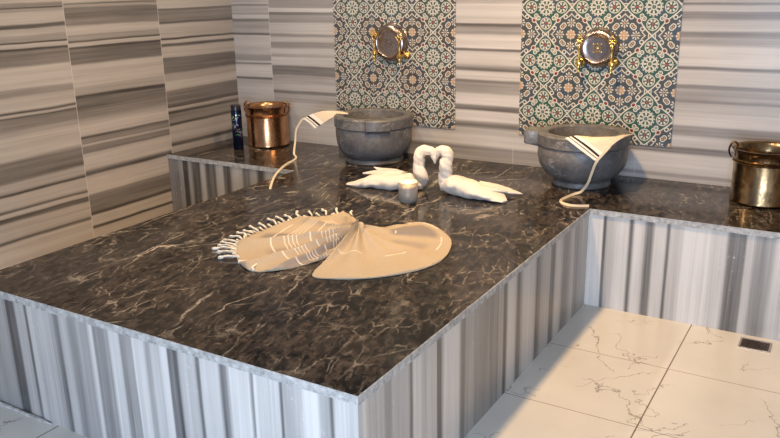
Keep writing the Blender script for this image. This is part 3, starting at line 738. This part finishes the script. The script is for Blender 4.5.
def hr(u, v):
    a = math.exp(-((u-.86)/.10)**2)*.020*math.exp(-((v-.35)/.35)**2)
    fold = 0
    for u0, am, wd in ((.80, .014, .022), (.87, .016, .02), (.93, .012, .02), (.70, .010, .03), (.55, .005, .05), (.16, .006, .03), (.30, .005, .04)):
        fold += am*math.exp(-((u-u0-.03*v)/wd)**2)*math.exp(-(v/.62)**2)
    return .007+.030*math.exp(-(v/.25)**2)+.017*(1-v)+a+.0045*math.sin(u*44+2*math.sin(u*11))*(.3+.7*(1-v))*min(1, v*4)+fold*2.6+.005*noise.noise(Vector((u*6, v*4, 7)))
fan('fringed_wing', TLp, M['pesh_l'], hl, .011)
fan('plain_wing', TRp, M['pesh_r'], hr, .006)
bm = bmesh.new()
loft(bm, [(-.035, .045, .026), (-.012, .022, .046), (.006, .010, .052), (.022, -.010, .044), (.030, -.045, .022)], [(.014, .010), (.026, .018), (.030, .020), (.026, .018), (.012, .010)], n=30, seg=20, wr=.22, wf=2, seed=3, zmin=.002)
obj('twist', bm, M['pesh_r'], pt)
FR0 = [[1.912, -1.385, 0.515], [1.843, -1.402, 0.515], [1.801, -1.442, 0.515], [1.752, -1.487, 0.515], [1.729, -1.535, 0.515], [1.707, -1.583, 0.515], [1.694, -1.626, 0.515], [1.691, -1.681, 0.515], [1.68, -1.739, 0.515], [1.677, -1.791, 0.515], [1.673, -1.826, 0.515], [1.687, -1.883, 0.515], [1.7, -1.923, 0.515], [1.716, -1.961, 0.515], [1.727, -1.986, 0.515], [1.746, -2.02, 0.515], [1.764, -2.04, 0.515], [1.79, -2.069, 0.515], [1.834, -2.101, 0.515], [1.962, -2.139, 0.515]]
FR = [[1.864, -1.314, 0.505], [1.783, -1.316, 0.505], [1.732, -1.362, 0.505], [1.672, -1.412, 0.505], [1.63, -1.454, 0.505], [1.615, -1.519, 0.505], [1.597, -1.566, 0.505], [1.584, -1.61, 0.505], [1.584, -1.682, 0.505], [1.593, -1.748, 0.505], [1.601, -1.812, 0.505], [1.597, -1.847, 0.505], [1.598, -1.895, 0.505], [1.622, -1.946, 0.505], [1.627, -1.989, 0.505], [1.64, -2.028, 0.505], [1.643, -2.056, 0.505], [1.702, -2.082, 0.505], [1.747, -2.142, 0.505], [1.974, -2.191, 0.505]]
for i, (a, b) in enumerate(zip(FR0, FR)):
    A = Vector((a[0], a[1], .012)); B = Vector((b[0], b[1], .006))
    A = A+(A-B).normalized()*.006
    mid = A.lerp(B, .5)+Vector((random.uniform(-.012, .012), random.uniform(-.012, .012), .004))
    B = B-(B-A)*.04+Vector((random.uniform(-.01, .01), random.uniform(-.01, .01), 0))
    o_ = Vector((PL.x, PL.y, 0)); bm = bmesh.new()
    loft(bm, [A-o_, mid-o_, A.lerp(B, .85)-o_+Vector((0, 0, .001)), B-o_], [(.0040, .0038), (.0052, .005), (.0046, .0044), (.0085, .0070), (.0050, .0046)], n=18, seg=8, wr=.18, wf=5, seed=i, zmin=.0008)
    obj('fringe_tassel', bm, M['fringe'], pt)
    # short in-between knots against the hem
    if i < len(FR)-1:
        A2 = A.lerp(Vector((FR0[i+1][0], FR0[i+1][1], .012)), .5); dr = (B-A).normalized()
        ang = random.uniform(-.5, .5); dr = Matrix.Rotation(ang, 3, 'Z') @ dr
        bm = bmesh.new(); B2 = A2+dr*random.uniform(.025, .045); B2.z = .006
        loft(bm, [A2-dr*.01-o_, A2.lerp(B2, .6)-o_, B2-o_], [(.0038, .0036), (.0050, .0048), (.0075, .006)], n=12, seg=8, wr=.18, wf=3, seed=i+50, zmin=.0008)
        obj('fringe_tassel', bm, M['fringe'], pt)

# ------------------------------------------------------------------ scrub mitts
def mitt(label, loc, grid, strap, sw, up=(0, 0, 1)):
    """grid: rows of points from the hem (u=1) to the far edge (u=0)"""
    t_ = thing('scrub_mitt', label, 'mitt', loc, 0, 'scrub mitts on the basins'); L_ = Vector(loc)
    n_r, n_c = 24, 20
    cols = [cr(row, n_c) for row in grid]
    rows = [cr([c[k] for c in cols], n_r) for k in range(n_c+1)]    # rows[k][i]
    bm = bmesh.new(); uvl = bm.loops.layers.uv.new('UVMap')
    P = [[rows[k][i]-L_ for k in range(n_c+1)] for i in range(n_r+1)]
    Nn = [[None]*(n_c+1) for _ in range(n_r+1)]
    for i in range(n_r+1):
        for k in range(n_c+1):
            du = P[min(i+1, n_r)][k]-P[max(i-1, 0)][k]; dv = P[i][min(k+1, n_c)]-P[i][max(k-1, 0)]
            q = du.cross(dv); Nn[i][k] = q.normalized() if q.length > 1e-9 else Vector((0, 0, 1))
    hh = .0028
    A = [[bm.verts.new(P[i][k]+Nn[i][k]*hh) for k in range(n_c+1)] for i in range(n_r+1)]
    B = [[bm.verts.new(P[i][k]-Nn[i][k]*hh) for k in range(n_c+1)] for i in range(n_r+1)]
    def quad(v4, uvs):
        try: f = bm.faces.new(v4)
        except ValueError: return
        for l, q in zip(f.loops, uvs): l[uvl].uv = q
    for i in range(n_r):
        for k in range(n_c):
            uv = [(1-i/n_r, k/n_c), (1-(i+1)/n_r, k/n_c), (1-(i+1)/n_r, (k+1)/n_c), (1-i/n_r, (k+1)/n_c)]
            quad((A[i][k], A[i+1][k], A[i+1][k+1], A[i][k+1]), uv)
            quad((B[i][k], B[i][k+1], B[i+1][k+1], B[i+1][k]), [uv[0], uv[3], uv[2], uv[1]])
    for i in range(n_r):
        for k in (0, n_c): quad((A[i][k], A[i+1][k], B[i+1][k], B[i][k]), [(1-i/n_r, .5)]*4)
    for k in range(n_c):
        for i in (0, n_r): quad((A[i][k], A[i][k+1], B[i][k+1], B[i][k]), [(1-i/n_r, .5)]*4)
    obj('cloth_pad', bm, M['mitt'], t_, sharp=R(70))
    bm = bmesh.new(); strip(bm, [tuple(Vector(p)-L_) for p in strap], sw, up=up, n=80, th=.0025)
    obj('strap', bm, M['ribbon'], t_)
mitt('cream scrub mitt with dark stripes draped off the left rim of the left basin', (1.12, -.33, H+.27),
     [[(.845, -.340, .738), (.900, -.350, .716), (.955, -.36, .684)],
      [(.905, -.335, .766), (.955, -.345, .745), (1.010, -.355, .718)],
      [(1.00, -.325, .793), (1.035, -.335, .778), (1.075, -.345, .757)],
      [(1.10, -.315, .797), (1.115, -.325, .791), (1.130, -.335, .782)],
      [(1.175, -.305, .789), (1.180, -.312, .787), (1.185, -.320, .786)]],
     [(.850, -.34, .736), (.832, -.345, .722), (.800, -.36, .660), (.800, -.375, .59), (.82, -.42, .525), (.875, -.475, .505), (.931, -.656, .504), (1.033, -.869, .504), (1.137, -1.032, .504), (1.228, -1.161, .503)], .012, (.6, -.75, .3))
mitt('cream scrub mitt with dark stripes hanging over the front rim of the right basin', (2.70, -.5, H+.25),
     [[(2.652, -.528, .792), (2.725, -.530, .745), (2.812, -.530, .690)],
      [(2.690, -.512, .802), (2.765, -.524, .765), (2.838, -.526, .715)],
      [(2.725, -.490, .800), (2.790, -.515, .785), (2.862, -.505, .745)],
      [(2.785, -.478, .797), (2.845, -.475, .800), (2.895, -.455, .782)],
      [(2.870, -.445, .800), (2.910, -.400, .798), (2.925, -.365, .800)],
      [(2.925, -.335, .798), (2.930, -.322, .798), (2.935, -.308, .798)]],
     [(2.905, -.36, .798), (2.885, -.44, .795), (2.865, -.505, .752), (2.822, -.534, .690), (2.800, -.532, .63), (2.780, -.525, .57), (2.745, -.515, .520), (2.710, -.535, .505), (2.695, -.60, .504), (2.690, -.66, .504), (2.705, -.705, .504), (2.755, -.735, .504), (2.80, -.730, .504), (2.845, -.705, .504)], .0125, (.5, -.8, .35))


# ------------------------------------------------------------------ floor drain
dr_ = thing('floor_drain', 'small rectangular metal drain set in the floor near the bench', 'drain', (3.656, -.829, 0))
bm = bmesh.new()
x, y = .064, .052
for a in ((-x, x, -y, -y+.008), (-x, x, y-.008, y), (-x, -x+.008, -y+.008, y-.008), (x-.008, x, -y+.008, y-.008)): box(bm, *a, .0, .004)
obj('frame', bm, M['drainframe'], dr_, smooth=False)
bm = bmesh.new(); box(bm, -x+.008, x-.008, -y+.008, y-.008, .0003, .0012)
for i in range(9):
    xx = -x+.014+i*.0125; box(bm, xx-.0022, xx+.0022, -y+.008, y-.008, .0012, .0036)
for i in range(5):
    yy = -y+.018+i*.0175; box(bm, -x+.008, x-.008, yy-.002, yy+.002, .0012, .0030)
obj('grate', bm, M['darkmetal'], dr_, smooth=False)
